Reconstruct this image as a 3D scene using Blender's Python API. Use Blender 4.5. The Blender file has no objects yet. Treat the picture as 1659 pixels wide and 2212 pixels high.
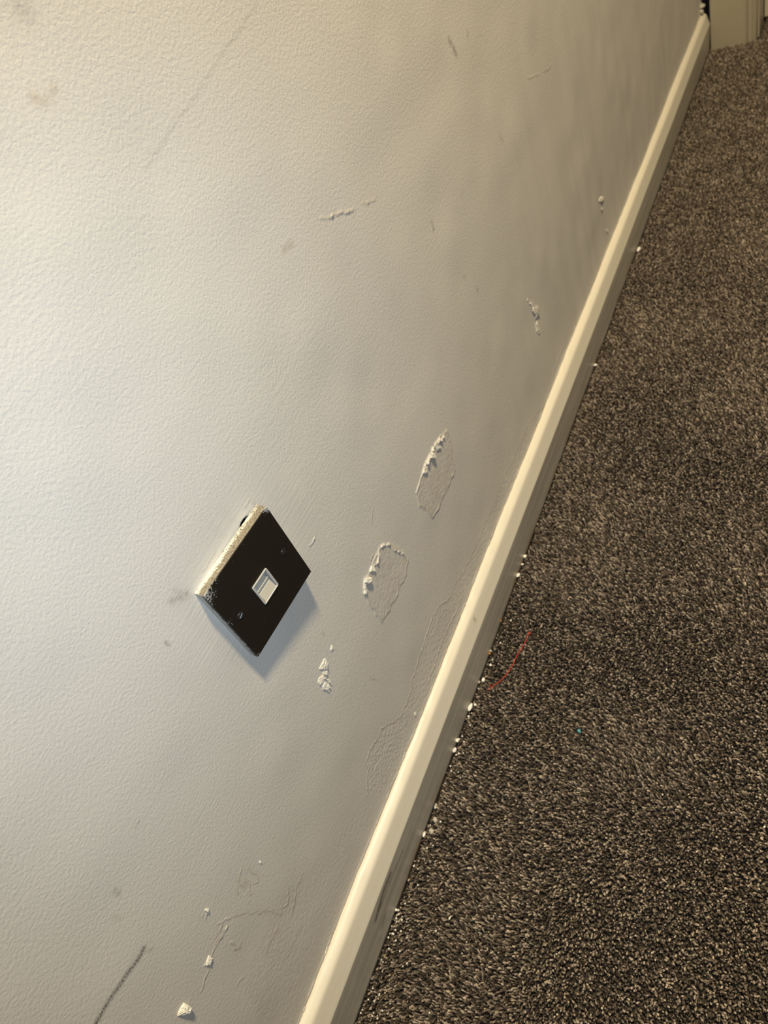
import bpy, bmesh, math
import numpy as np
from mathutils import Matrix, Vector

# ------------------------------------------------------------------ camera, light, exposure
scene = bpy.context.scene
COL = scene.collection

CAM_LOC = (-0.1989, -0.3778, 0.8540)
CAM_ROT = ((0.3914, 0.7763, -0.4941), (-0.8511, 0.1013, -0.5151), (-0.3498, 0.6221, 0.7004))
cam_data = bpy.data.cameras.new('camera')
cam = bpy.data.objects.new('camera', cam_data)
COL.objects.link(cam)
cam.matrix_world = Matrix.Translation(CAM_LOC) @ Matrix(CAM_ROT).to_4x4()
cam_data.sensor_fit = 'HORIZONTAL'
cam_data.lens = 6.86
cam_data.sensor_width = 6.86 * 1659 / 1550.93
cam_data.clip_start = 0.02
cam_data.clip_end = 50
cam_data.dof.use_dof = True
cam_data.dof.focus_distance = 0.56
cam_data.dof.aperture_fstop = 2.8
scene.camera = cam

world = bpy.data.worlds.new('ambient_fill')
scene.world = world
world.use_nodes = True
bg = world.node_tree.nodes['Background']
bg.inputs['Color'].default_value = (1.0, 0.96, 0.88, 1)
bg.inputs['Strength'].default_value = 0.12  # even ambient fill, added to lighten and neutralise the plate's shadow

def lamp_light(name, loc, watts, color, radius):
    l = bpy.data.lights.new(name, 'POINT')
    l.energy = watts
    l.color = color
    l.shadow_soft_size = radius
    o = bpy.data.objects.new(name, l)
    o.location = loc
    COL.objects.link(o)
    return o

lamp_light('ceiling_lamp_light', (0.37, -0.49, 2.30), 229, (1.0, 0.815, 0.50), 0.095)
# the phone that takes the picture has its flash on, beside the lens
flash = bpy.data.lights.new('phone_flash_light', 'SPOT')
flash.energy = 8.6
flash.color = (0.68, 0.835, 1.0)
flash.shadow_soft_size = 0.004
flash.spot_size = math.radians(118)
flash.spot_blend = 1.0
flash_obj = bpy.data.objects.new('phone_flash_light', flash)
COL.objects.link(flash_obj)
flash_obj.matrix_world = Matrix.Translation((-0.180, -0.387, 0.858)) @ Matrix(CAM_ROT).to_4x4()

scene.view_settings.view_transform = 'Standard'
scene.view_settings.look = 'None'
scene.view_settings.exposure = 0.0
scene.view_settings.gamma = 1.0
scene.view_settings.use_curve_mapping = False

# ------------------------------------------------------------------ measured data (metres; wall = (x, z), floor = (x, y))
PATCH_A = [(0.316, 0.3023), (0.2929, 0.311), (0.2695, 0.3093), (0.2483, 0.3096), (0.2294, 0.3039), (0.2196, 0.3037), (0.2158, 0.2881), (0.2228, 0.2713), (0.2275, 0.251), (0.2416, 0.248), (0.2588, 0.2484), (0.2798, 0.2491), (0.3005, 0.2508), (0.3035, 0.2681), (0.3132, 0.2818), (0.316, 0.3023)]
PATCH_B = [(0.1327, 0.3187), (0.1488, 0.3024), (0.1594, 0.2779), (0.1569, 0.2597), (0.1464, 0.2523), (0.1308, 0.2528), (0.1104, 0.2519), (0.0836, 0.2558), (0.0823, 0.2826), (0.0835, 0.307), (0.0932, 0.3176), (0.1077, 0.3171), (0.1219, 0.3199), (0.1327, 0.3187)]
RIDGES = [([(0.3051, 0.3021), (0.2856, 0.3111), (0.2695, 0.3093), (0.2584, 0.3099), (0.2466, 0.3092)], 0.0016, 0.0016), ([(0.2978, 0.3041), (0.2774, 0.3119), (0.2678, 0.3108), (0.2518, 0.3122), (0.2456, 0.3099)], 0.0014, 0.0022), ([(0.1326, 0.3193), (0.1196, 0.3128), (0.1075, 0.3152)], 0.0013, 0.0016), ([(0.1198, 0.3248), (0.1143, 0.3227)], 0.0008, 0.001), ([(0.0992, 0.3136), (0.0914, 0.3164), (0.0843, 0.3094)], 0.0015, 0.002), ([(0.1352, 0.3182), (0.1467, 0.3062), (0.1491, 0.2918), (0.1582, 0.2754)], 0.0013, 0.0011), ([(-0.0634, 0.1378), (-0.041, 0.1597), (-0.0392, 0.1683), (-0.0248, 0.1709), (-0.0069, 0.166), (-0.0007, 0.1701), (0.0106, 0.157), (0.0169, 0.1492), (0.0308, 0.1373), (0.045, 0.1377), (0.0594, 0.1381), (0.0762, 0.1459), (0.0876, 0.1473), (0.1075, 0.1501), (0.1267, 0.155), (0.148, 0.1569), (0.1674, 0.1521), (0.1824, 0.1411), (0.1946, 0.1359)], 0.0011, 0.0009), ([(0.1946, 0.1359), (0.211, 0.1354), (0.2357, 0.1274), (0.2636, 0.1243), (0.2907, 0.1235), (0.3275, 0.1216), (0.3678, 0.1222), (0.4097, 0.1228), (0.4514, 0.1207), (0.495, 0.1186), (0.5365, 0.1106), (0.5675, 0.0949)], 0.0011, 0.0006), ([(0.0836, 0.108), (0.1097, 0.1059), (0.1328, 0.1107), (0.1624, 0.111), (0.196, 0.1066), (0.2116, 0.1043)], 0.0009, 0.0007), ([(0.5675, 0.0949), (0.616, 0.0979), (0.6632, 0.1087), (0.7149, 0.1028), (0.7714, 0.0999), (0.8329, 0.1001), (0.8936, 0.0936), (0.9586, 0.1005)], 0.0012, 0.0006), ([(0.2636, 0.6058), (0.2737, 0.6023), (0.2836, 0.5983)], 0.001, 0.0006), ([(0.2799, 0.5993), (0.2968, 0.5922), (0.3137, 0.583)], 0.001, 0.0009), ([(0.3297, 0.5795), (0.3445, 0.5727), (0.3526, 0.5733)], 0.001, 0.0006), ([(0.7701, 0.4863), (0.8132, 0.4725)], 0.0012, 0.0004), ([(0.8315, 0.4672), (0.8608, 0.4601)], 0.0012, 0.0004), ([(0.1529, 0.3594), (0.1418, 0.351)], 0.0009, 0.0005), ([(0.0622, 0.4177), (0.0725, 0.4169)], 0.001, 0.0007), ([(-0.191, 0.4327), (-0.1852, 0.4328)], 0.0008, 0.0006), ([(-0.2219, 0.2759), (-0.232, 0.2776), (-0.2402, 0.278), (-0.2472, 0.2791)], 0.0012, 0.0009), ([(-0.2238, 0.2784), (-0.2352, 0.2802), (-0.2432, 0.2794)], 0.0008, 0.0006), ([(-0.2211, 0.2855), (-0.2318, 0.2836)], 0.0012, 0.0006), ([(-0.2545, 0.2752), (-0.2608, 0.2732), (-0.2695, 0.2701)], 0.0012, 0.0009), ([(-0.2459, 0.2795), (-0.2511, 0.2786), (-0.2509, 0.2815)], 0.0016, 0.0014), ([(-0.2172, 0.3146), (-0.2184, 0.3112), (-0.2235, 0.3097)], 0.001, 0.0012), ([(-0.2223, 0.3163), (-0.2202, 0.3102)], 0.0008, 0.0008), ([(-0.2151, 0.2768), (-0.2095, 0.2641), (-0.2039, 0.244), (-0.1994, 0.2214), (-0.1974, 0.2019)], 0.001, 0.0005), ([(-0.2216, 0.2908), (-0.2173, 0.2805), (-0.2134, 0.2724)], 0.001, 0.0007), ([(-0.232, 0.263), (-0.2341, 0.2518), (-0.2309, 0.2458)], 0.002, 0.0008), ([(-0.2573, 0.2225), (-0.253, 0.222), (-0.2524, 0.2179)], 0.0012, 0.0006), ([(-0.1589, 0.196), (-0.1704, 0.1958), (-0.182, 0.1897), (-0.1908, 0.1862)], 0.002, 0.0005), ([(-0.1762, 0.2127), (-0.1845, 0.2004), (-0.1923, 0.2072)], 0.0016, 0.0005), ([(-0.2076, 0.1987), (-0.2189, 0.2015), (-0.2304, 0.1986)], 0.0016, 0.0004), ([(-0.198, 0.1592), (-0.2079, 0.1608), (-0.2209, 0.1628), (-0.2297, 0.1687)], 0.0014, 0.0004), ([(-0.2398, 0.1837), (-0.2336, 0.1829)], 0.0012, 0.0004), ([(-0.2439, 0.1313), (-0.2503, 0.1325)], 0.0012, 0.0004), ([(-0.1795, 0.294), (-0.1857, 0.2924), (-0.1901, 0.2866), (-0.1909, 0.278)], 0.0012, 0.0005), ([(-0.1793, 0.2849), (-0.1783, 0.2698), (-0.1824, 0.2624), (-0.1856, 0.269)], 0.0012, 0.0005), ([(-0.1861, 0.2827), (-0.1887, 0.2754), (-0.1934, 0.2643)], 0.0012, 0.0005), ([(-0.1918, 0.2878), (-0.1991, 0.2821)], 0.001, 0.0004), ([(-0.0077, 0.505), (-0.0118, 0.5052), (-0.0184, 0.506), (-0.0258, 0.5068)], 0.0007, 0.0004), ([(0.0449, 0.4982), (0.0432, 0.505), (0.0361, 0.5055), (0.0358, 0.5036)], 0.0007, 0.0004), ([(0.611, 0.2612), (0.6157, 0.2521), (0.6194, 0.2412)], 0.0022, 0.0016), ([(0.6227, 0.2427), (0.6273, 0.2294), (0.6228, 0.223)], 0.0035, 0.0024), ([(0.6217, 0.2148), (0.6179, 0.2094), (0.6191, 0.1974)], 0.002, 0.0014), ([(0.9975, 0.1199), (1.0083, 0.1073), (1.0101, 0.0975)], 0.003, 0.0012)]
BAND = [(-0.0634, 0.1378), (-0.041, 0.1597), (-0.0392, 0.1683), (-0.0248, 0.1709), (-0.0069, 0.166), (-0.0007, 0.1701), (0.0106, 0.157), (0.0169, 0.1492), (0.0308, 0.1373), (0.045, 0.1377), (0.0594, 0.1381), (0.0762, 0.1459), (0.0876, 0.1473), (0.1075, 0.1501), (0.1267, 0.155), (0.148, 0.1569), (0.1674, 0.1521), (0.1824, 0.1411), (0.1946, 0.1359), (0.1946, 0.1359), (0.211, 0.1354), (0.2357, 0.1274), (0.2636, 0.1243), (0.2907, 0.1235), (0.3275, 0.1216), (0.3678, 0.1222), (0.4097, 0.1228), (0.4514, 0.1207), (0.495, 0.1186), (0.5365, 0.1106), (0.5675, 0.0949), (0.5835, 0.0693), (0.1957, 0.0845), (0.0405, 0.084), (-0.0426, 0.0866)]
BAND_LOW = [(-0.0634, 0.1378), (-0.1363, 0.1725), (-0.19, 0.2174), (-0.2579, 0.2174), (-0.2804, 0.1612), (-0.273, 0.0931), (-0.1504, 0.086), (-0.0445, 0.092)]
MARKS = [([(-0.2549, 0.3619), (-0.261, 0.3618), (-0.2674, 0.364), (-0.2736, 0.3661), (-0.2796, 0.3669), (-0.2871, 0.3692), (-0.2942, 0.3701), (-0.3031, 0.3702)], 0.003, 1.0, 0), ([(-0.2526, 0.3527), (-0.2556, 0.3556)], 0.002, 0.35, 0), ([(0.3009, 0.7532), (0.2723, 0.7481), (0.2352, 0.7431), (0.2124, 0.7386), (0.1978, 0.7359), (0.1747, 0.733), (0.1512, 0.7288), (0.1294, 0.7257)], 0.0014, 0.24, 0), ([(0.5797, 0.6122), (0.5842, 0.604), (0.5867, 0.5948)], 0.0042, 0.75, 2), ([(0.6281, 0.6004), (0.6264, 0.5965)], 0.003, 0.4, 2), ([(0.4334, 0.4964), (0.431, 0.4871)], 0.003, 0.5, 2), ([(0.5087, 0.479), (0.5168, 0.4814)], 0.003, 0.2, 2), ([(0.6471, 0.4766), (0.6496, 0.4678)], 0.004, 0.3, 2), ([(-0.229, 0.4187), (-0.2295, 0.4146)], 0.003, 0.5, 2), ([(-0.2427, 0.3996), (-0.2433, 0.4053)], 0.003, 0.25, 1), ([(0.0883, 0.7882), (0.0918, 0.7853), (0.0966, 0.7849), (0.1036, 0.7865)], 0.0045, 0.35, 1), ([(0.2081, 0.6149), (0.2143, 0.614), (0.22, 0.6131)], 0.004, 0.35, 1), ([(-0.0573, 0.516), (-0.0507, 0.5106), (-0.0456, 0.5076)], 0.0045, 0.45, 2), ([(-0.0504, 0.5191), (-0.0471, 0.5093)], 0.003, 0.3, 2), ([(-0.0821, 0.5007), (-0.0816, 0.496)], 0.0018, 0.6, 2), ([(0.1127, 0.8226), (0.1163, 0.819)], 0.008, 0.25, 2), ([(0.0291, 0.2304), (0.033, 0.2186)], 0.002, 0.25, 2), ([(0.0192, 0.3405), (0.0191, 0.3373)], 0.002, 0.4, 2), ([(0.4616, 0.4072), (0.464, 0.4042)], 0.003, 0.4, 2), ([(0.4819, 0.3769), (0.4836, 0.3703)], 0.003, 0.4, 2)]
FLAKES = [('tri', [(0.0187, 0.3203), (0.0178, 0.3154), (0.0141, 0.3164), (0.014, 0.3193)], 0.0012, 0.5), ('wedge', [(0.0041, 0.321), (0.0028, 0.3138), (-0.0005, 0.3103), (-0.0047, 0.3147), (-0.0075, 0.3209), (-0.0028, 0.3215)], 0.0022, 0.6), ('bit', [(-0.0069, 0.3141), (-0.0027, 0.3089), (-0.0064, 0.3076), (-0.0081, 0.3122)], 0.0016, 0.9), ('c1', [(-0.0133, 0.3152), (-0.0082, 0.3111), (-0.0087, 0.3064), (-0.0179, 0.3087), (-0.0175, 0.3135)], 0.0018, 0.5), ('c2', [(-0.0087, 0.3064), (-0.0078, 0.3003), (-0.009, 0.2941), (-0.0102, 0.2977)], 0.0016, 0.7), ('c3', [(-0.0178, 0.3056), (-0.0114, 0.3045), (-0.0126, 0.301), (-0.0187, 0.3016)], 0.002, 0.4), ('c4', [(-0.0157, 0.3015), (-0.0111, 0.2967), (-0.012, 0.2926), (-0.016, 0.2948), (-0.0183, 0.3003)], 0.002, 0.5), ('c5', [(-0.0161, 0.2959), (-0.0117, 0.2935), (-0.016, 0.2909)], 0.0014, 0.5), ('w2', [(0.1105, 0.3184), (0.1129, 0.3125), (0.1098, 0.3106), (0.1052, 0.3173)], 0.002, 0.6), ('w3', [(0.0955, 0.3191), (0.1009, 0.3136), (0.0984, 0.3109), (0.0926, 0.3141), (0.0909, 0.3197)], 0.002, 0.6), ('w4', [(0.0884, 0.3133), (0.0892, 0.3096), (0.0843, 0.3068), (0.0829, 0.3102)], 0.0016, 0.5), ('a1', [(0.2828, 0.313), (0.2914, 0.3073), (0.2914, 0.2992), (0.2827, 0.305)], 0.0018, 0.6), ('a2', [(0.2687, 0.3144), (0.2749, 0.3088), (0.2719, 0.3027), (0.2667, 0.3096)], 0.0018, 0.6), ('a3', [(0.2476, 0.3122), (0.2546, 0.3079), (0.2498, 0.3039), (0.2445, 0.3076)], 0.0018, 0.6), ('curl', [(-0.2792, 0.2857), (-0.2802, 0.2783), (-0.2832, 0.2772), (-0.2858, 0.2805), (-0.288, 0.2861), (-0.2851, 0.2876), (-0.2818, 0.2863)], 0.0045, 0.7), ('strip', [(-0.2452, 0.283), (-0.2459, 0.2781), (-0.25, 0.2763), (-0.252, 0.2804), (-0.2491, 0.2825)], 0.0022, 0.6), ('hook', [(-0.2175, 0.3164), (-0.2163, 0.3127), (-0.2185, 0.3114), (-0.2186, 0.3143)], 0.0016, 0.6), ('far1', [(0.9798, 0.1905), (0.9921, 0.1884), (1.0035, 0.1812), (0.9984, 0.1784), (0.988, 0.1811), (0.9783, 0.1879)], 0.003, 0.5), ('far2', [(0.983, 0.1725), (0.9896, 0.1689), (0.9919, 0.1638), (0.9849, 0.1668)], 0.0025, 0.5), ('far3', [(0.6218, 0.2407), (0.6383, 0.2292), (0.6321, 0.2254), (0.6344, 0.2186), (0.6185, 0.2311), (0.6146, 0.2403)], 0.0025, 0.4), ('far4', [(0.6151, 0.2163), (0.6236, 0.2082), (0.6231, 0.1971), (0.6128, 0.203)], 0.0018, 0.4), ('edge1', [(-0.2045, 0.0869), (-0.2037, 0.0838), (-0.2097, 0.0808), (-0.2111, 0.0854)], 0.0012, 0.4), ('edge2', [(-0.2581, 0.0855), (-0.2572, 0.0825), (-0.2616, 0.0806), (-0.2624, 0.0843)], 0.0012, 0.4), ('edge3', [(-0.2638, 0.0846), (-0.263, 0.0817), (-0.2681, 0.0797), (-0.2686, 0.0829)], 0.0012, 0.4), ('nib', [(-0.1684, 0.2744), (-0.1683, 0.2721), (-0.1699, 0.2713), (-0.17, 0.2732)], 0.0012, 0.5), ('nib', [(0.0475, 0.1103), (0.0491, 0.1083), (0.0454, 0.1049), (0.0445, 0.1077)], 0.0014, 0.5)]
SCUFFS = [([(-0.0866, 0.0404), (-0.1083, 0.0431), (-0.1265, 0.0459), (-0.1453, 0.0448)], 0.0012, 0.55), ([(-0.1143, 0.051), (-0.1338, 0.052), (-0.1532, 0.047), (-0.1618, 0.044)], 0.0022, 0.9), ([(-0.1445, 0.0456), (-0.1567, 0.0459)], 0.0025, 0.8), ([(-0.2211, 0.0378), (-0.2329, 0.0373)], 0.0015, -0.5), ([(-0.2445, 0.0223), (-0.2549, 0.0257)], 0.0012, -0.4), ([(-0.1526, 0.0224), (-0.1624, 0.02)], 0.004, 0.4)]
SPOT = [(0.1981, 0.0759)]
CRUMBS = [(0.3531, -0.016, 0.00276, 1), (0.3198, -0.0157, 0.00341, 1.7), (0.3389, -0.0161, 0.00206, 1), (1.1091, -0.0209, 0.00464, 2.0), (0.7697, -0.0186, 0.00325, 1), (0.1095, -0.0172, 0.00374, 2.2), (0.1149, -0.0225, 0.00218, 1), (0.0976, -0.0196, 0.00217, 1), (0.0634, -0.0166, 0.00275, 1.2), (0.0641, -0.0254, 0.00152, 1), (0.05, -0.0178, 0.00304, 1.2), (-0.0202, -0.0189, 0.00206, 1.5), (-0.05, -0.0258, 0.00346, 1.3), (-0.0356, -0.0238, 0.00262, 1.3), (-0.0565, -0.0179, 0.00232, 1.8), (-0.1414, -0.0166, 0.00223, 1), (-0.1276, -0.079, 0.00158, 1.6), (0.2188, -0.2397, 0.00132, 1), (0.1736, -0.0246, 0.00223, 1), (0.0669, -0.3636, 0.00129, 1.2), (0.1939, -0.0169, 0.00194, 1), (0.1506, -0.0218, 0.00253, 1.3), (0.1465, -0.0166, 0.0019, 1)]
THREAD = [(0.231, -0.0619), (0.2242, -0.0607), (0.2147, -0.06), (0.2034, -0.0574), (0.1923, -0.0552), (0.1851, -0.0547), (0.1786, -0.0537), (0.1713, -0.052), (0.1634, -0.0498), (0.1584, -0.0471), (0.1529, -0.0443), (0.1471, -0.0398), (0.1421, -0.0363), (0.139, -0.0347), (0.1372, -0.033)]
FRAY = [(0.1465, -0.0321), (0.1421, -0.0363)]
BLUE = [(0.1161, -0.1589)]
GOLD = [(0.2419, -0.0165), (0.1896, -0.0171)]
SPECKS = [(0.1816, -0.024, 0.0011), (0.0259, -0.0318, 0.00098), (-0.1647, -0.0226, 0.0012), (0.0476, -0.0242, 0.00129), (-0.0641, -0.033, 0.00091), (-0.1447, -0.0215, 0.00098), (0.2085, -0.0266, 0.00117), (0.0863, -0.0258, 0.00088), (-0.0438, -0.021, 0.00085), (0.0245, -0.0227, 0.00119), (-0.0828, -0.029, 0.00086), (-0.1081, -0.0203, 0.00077), (-0.0232, -0.0194, 0.00123), (-0.2075, -0.0277, 0.00069), (0.0453, -0.0216, 0.00111), (-0.2213, -0.032, 0.00074), (-0.1242, -0.0266, 0.00071), (-0.2294, -0.029, 0.00095), (-0.0135, -0.029, 0.001), (-0.2307, -0.0224, 0.00101), (0.087, -0.0252, 0.00082), (-0.1695, -0.029, 0.00108), (-0.0926, -0.0192, 0.00118), (-0.0369, -0.0226, 0.0011), (0.0201, -0.037, 0.00067), (-0.1095, -0.0315, 0.00098), (-0.2229, -0.0231, 0.00069), (0.0299, -0.0194, 0.00114), (0.1103, -0.019, 0.00121), (-0.1322, -0.0247, 0.00099), (0.095, -0.0209, 0.00085), (-0.1699, -0.0197, 0.00112), (-0.1538, -0.0222, 0.00061), (0.0501, -0.0296, 0.00095), (-0.1795, -0.0248, 0.00109), (-0.1602, -0.0245, 0.00104), (-0.141, -0.0199, 0.00115), (0.0702, -0.0207, 0.0011), (0.2453, -0.0299, 0.00137), (-0.0363, -0.0316, 0.00124), (0.1025, -0.0218, 0.00079), (-0.1521, -0.0224, 0.00086), (-0.1493, -0.0207, 0.00118), (-0.2196, -0.0227, 0.00087), (0.1374, -0.0193, 0.00082), (-0.069, -0.0269, 0.00115), (-0.1421, -0.1047, 0.00071), (-0.1486, -0.0277, 0.00109), (-0.1648, -0.0239, 0.0012), (-0.1922, -0.021, 0.00085), (-0.2416, -0.0198, 0.00077), (-0.1846, -0.0498, 0.00099), (-0.1454, -0.0267, 0.00071), (-0.1771, -0.0375, 0.00101), (-0.2392, -0.0329, 0.00079), (-0.1447, -0.0689, 0.0011), (-0.2338, -0.0527, 0.00106), (-0.176, -0.1013, 0.0007), (-0.2227, -0.032, 0.00092), (-0.2249, -0.0468, 0.00067), (-0.1482, -0.0337, 0.00067), (-0.2336, -0.0412, 0.00097), (-0.2156, -0.0898, 0.00095), (-0.242, -0.0328, 0.00096), (-0.2396, -0.0379, 0.00056), (-0.1889, -0.0464, 0.00086), (-0.1625, -0.0402, 0.00084), (-0.1934, -0.0235, 0.00082), (-0.2417, -0.039, 0.001), (-0.2448, -0.0195, 0.00097), (-0.159, -0.0311, 0.0011), (-0.1539, -0.1039, 0.00068)]
HOLE = [(0.0185, 0.5005), (0.0258, 0.5004), (0.0354, 0.4987)]
CRUMB_LABELS = [('white crumb against the skirting, upper of the trio beside the socket-level filled patches',), ('elongated white crumb against the skirting, lowest of the trio by the filled patches',), ('small white crumb in the middle of the trio by the filled patches',), ('elongated white crumb standing alone by the far part of the skirting',), ('tiny yellowish crumb alone at the skirting, between the far crumb and the trio',), ('long white crumb, the largest at the skirting foot below the red thread',), ('small white crumb just above the long largest crumb',), ('small white crumb just below the long largest crumb',), ('round white crumb on the skirting, upper of the pair below the long crumb',), ('tiny white crumb on the carpet side of the upper round crumb',), ('round white crumb on the skirting, lower of the pair below the long crumb',), ('pale small crumb alone at the skirting between the round pair and the bluish lump',), ('large pale lump of plaster dust lying off the skirting on the carpet',), ('faint pale lump just above the large lump of plaster dust',), ('thin pale crumb on the skirting edge beside the large plaster lump',), ('small white crumb at the skirting near the black scuff mark',), ('slim white crumb out on the dark carpet, nearest to the black scuffed skirting',), ('tiny white crumb out on the open carpet, past the red thread',), ('small white crumb between the skirting and the middle of the red thread',), ('tiny white crumb at the right edge of the carpet',), ('small pale crumb on the skirting level with the knotted end of the red thread',), ('pale crumb on the skirting beside the loose end of the red thread',), ('small pale crumb next to the one beside the loose thread end',)]


# ------------------------------------------------------------------ helpers
rng = np.random.default_rng(11)

def mesh_np(name, verts, faces, smooth=False):
    """faces: (n, k) int array, or list of such arrays with different k"""
    if not isinstance(faces, list):
        faces = [faces]
    me = bpy.data.meshes.new(name)
    verts = np.ascontiguousarray(verts, dtype=np.float32)
    me.vertices.add(len(verts))
    me.vertices.foreach_set('co', verts.ravel())
    nl = sum(f.size for f in faces)
    nf = sum(len(f) for f in faces)
    me.loops.add(nl)
    me.polygons.add(nf)
    me.loops.foreach_set('vertex_index', np.concatenate([f.ravel() for f in faces]).astype(np.int32))
    tot = np.concatenate([np.full(len(f), f.shape[1], dtype=np.int32) for f in faces])
    start = np.concatenate([[0], np.cumsum(tot)[:-1]]).astype(np.int32)
    me.polygons.foreach_set('loop_start', start)
    if smooth:
        me.polygons.foreach_set('use_smooth', np.ones(nf, dtype=bool))
    me.update(calc_edges=True)
    return me

def link(name, me, mat=None, parent=None, kind=None, label=None, cat=None, group=None, loc=None):
    o = bpy.data.objects.new(name, me)
    COL.objects.link(o)
    if mat and me is not None and not me.materials:
        me.materials.append(mat)
    if parent:
        o.parent = parent
    if loc is not None:
        o.location = loc
    for k, v in (('kind', kind), ('label', label), ('category', cat), ('group', group)):
        if v:
            o[k] = v
    return o

def bm_obj(name, bm, mat, **kw):
    me = bpy.data.meshes.new(name)
    bmesh.ops.recalc_face_normals(bm, faces=bm.faces[:])
    bm.to_mesh(me)
    bm.free()
    return link(name, me, mat, **kw)

def bm_box(bm, lo, hi):
    vs = [bm.verts.new((x, y, z)) for x in (lo[0], hi[0]) for y in (lo[1], hi[1]) for z in (lo[2], hi[2])]
    for f in ((0, 1, 3, 2), (4, 6, 7, 5), (0, 4, 5, 1), (2, 3, 7, 6), (0, 2, 6, 4), (1, 5, 7, 3)):
        bm.faces.new([vs[i] for i in f])
    return vs

def bevel(o, w, seg=2, angle=35):
    m = o.modifiers.new('bevel', 'BEVEL')
    m.width = w
    m.segments = seg
    m.limit_method = 'ANGLE'
    m.angle_limit = math.radians(angle)
    return o

def hash2(ix, iz, seed):
    h = np.sin(ix * 127.1 + iz * 311.7 + seed * 74.7) * 43758.5453
    return h - np.floor(h)

def vnoise(x, z, scale, seed=0):
    x = x * scale; z = z * scale
    ix = np.floor(x); iz = np.floor(z)
    fx = x - ix; fz = z - iz
    fx = fx * fx * (3 - 2 * fx); fz = fz * fz * (3 - 2 * fz)
    a = hash2(ix, iz, seed); b = hash2(ix + 1, iz, seed)
    c = hash2(ix, iz + 1, seed); d = hash2(ix + 1, iz + 1, seed)
    return (a * (1 - fx) + b * fx) * (1 - fz) + (c * (1 - fx) + d * fx) * fz

def seg_dist(X, Z, pts):
    """distance to a polyline and the parameter along it"""
    best = np.full(X.shape, 1e9)
    for (x0, z0), (x1, z1) in zip(pts[:-1], pts[1:]):
        dx, dz = x1 - x0, z1 - z0
        L = dx * dx + dz * dz + 1e-12
        t = np.clip(((X - x0) * dx + (Z - z0) * dz) / L, 0, 1)
        best = np.minimum(best, np.hypot(X - x0 - t * dx, Z - z0 - t * dz))
    return best

def in_poly(X, Z, pts):
    ins = np.zeros(X.shape, dtype=bool)
    n = len(pts)
    for i in range(n):
        x0, z0 = pts[i]; x1, z1 = pts[(i + 1) % n]
        if z0 == z1:
            continue
        c = ((z0 > Z) != (z1 > Z)) & (X < (x1 - x0) * (Z - z0) / (z1 - z0) + x0)
        ins ^= c
    return ins

class NT:
    """small wrapper for building node trees"""
    def __init__(self, name):
        self.m = bpy.data.materials.new(name)
        self.m.use_nodes = True
        self.t = self.m.node_tree
        self.b = self.t.nodes['Principled BSDF']
    def n(self, typ, **kw):
        nd = self.t.nodes.new(typ)
        for k, v in kw.items():
            if k.startswith('i_'):
                nd.inputs[k[2:].replace('_', ' ')].default_value = v
            else:
                setattr(nd, k, v)
        return nd
    def l(self, a, b):
        self.t.links.new(a, b)
    def noise(self, scale, detail=2.0, rough=0.5, vec=None, dist=0.0):
        nd = self.n('ShaderNodeTexNoise')
        nd.inputs['Scale'].default_value = scale
        nd.inputs['Detail'].default_value = detail
        nd.inputs['Roughness'].default_value = rough
        nd.inputs['Distortion'].default_value = dist
        if vec is not None:
            self.l(vec, nd.inputs['Vector'])
        return nd.outputs['Fac']
    def ramp(self, fac, stops):
        nd = self.n('ShaderNodeValToRGB')
        el = nd.color_ramp.elements
        while len(el) < len(stops):
            el.new(0.5)
        for e, (p, c) in zip(el, stops):
            e.position = p
            e.color = c if len(c) == 4 else (*c, 1)
        self.l(fac, nd.inputs['Fac'])
        return nd.outputs['Color']
    def math(self, op, a, b=None, clamp=False):
        nd = self.n('ShaderNodeMath', operation=op, use_clamp=clamp)
        for i, v in enumerate((a, b)):
            if v is None:
                continue
            if isinstance(v, (int, float)):
                nd.inputs[i].default_value = v
            else:
                self.l(v, nd.inputs[i])
        return nd.outputs[0]
    def mix(self, fac, a, b, blend='MIX'):
        nd = self.n('ShaderNodeMix', data_type='RGBA', blend_type=blend)
        for s, v in ((nd.inputs[0], fac), (nd.inputs[6], a), (nd.inputs[7], b)):
            if isinstance(v, (int, float)):
                s.default_value = v
            elif isinstance(v, tuple):
                s.default_value = v if len(v) == 4 else (*v, 1)
            else:
                self.l(v, s)
        return nd.outputs[2]
    def coords(self, scale=(1, 1, 1), rot=(0, 0, 0)):
        tc = self.n('ShaderNodeTexCoord')
        mp = self.n('ShaderNodeMapping')
        mp.inputs['Scale'].default_value = scale
        mp.inputs['Rotation'].default_value = rot
        self.l(tc.outputs['Object'], mp.inputs['Vector'])
        return mp.outputs['Vector']
    def bump(self, height, strength, dist, normal=None):
        nd = self.n('ShaderNodeBump')
        nd.inputs['Strength'].default_value = strength
        nd.inputs['Distance'].default_value = dist
        self.l(height, nd.inputs['Height'])
        if normal is not None:
            self.l(normal, nd.inputs['Normal'])
        return nd.outputs['Normal']
    def out(self, color=None, rough=None, normal=None, spec=None, metal=None):
        for key, v in (('Base Color', color), ('Roughness', rough), ('Normal', normal),
                       ('Specular IOR Level', spec), ('Metallic', metal)):
            if v is None:
                continue
            s = self.b.inputs[key]
            if isinstance(v, (int, float)):
                s.default_value = v
            elif isinstance(v, tuple):
                s.default_value = v if len(v) == 4 else (*v, 1)
            else:
                self.l(v, s)
        return self.m

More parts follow.
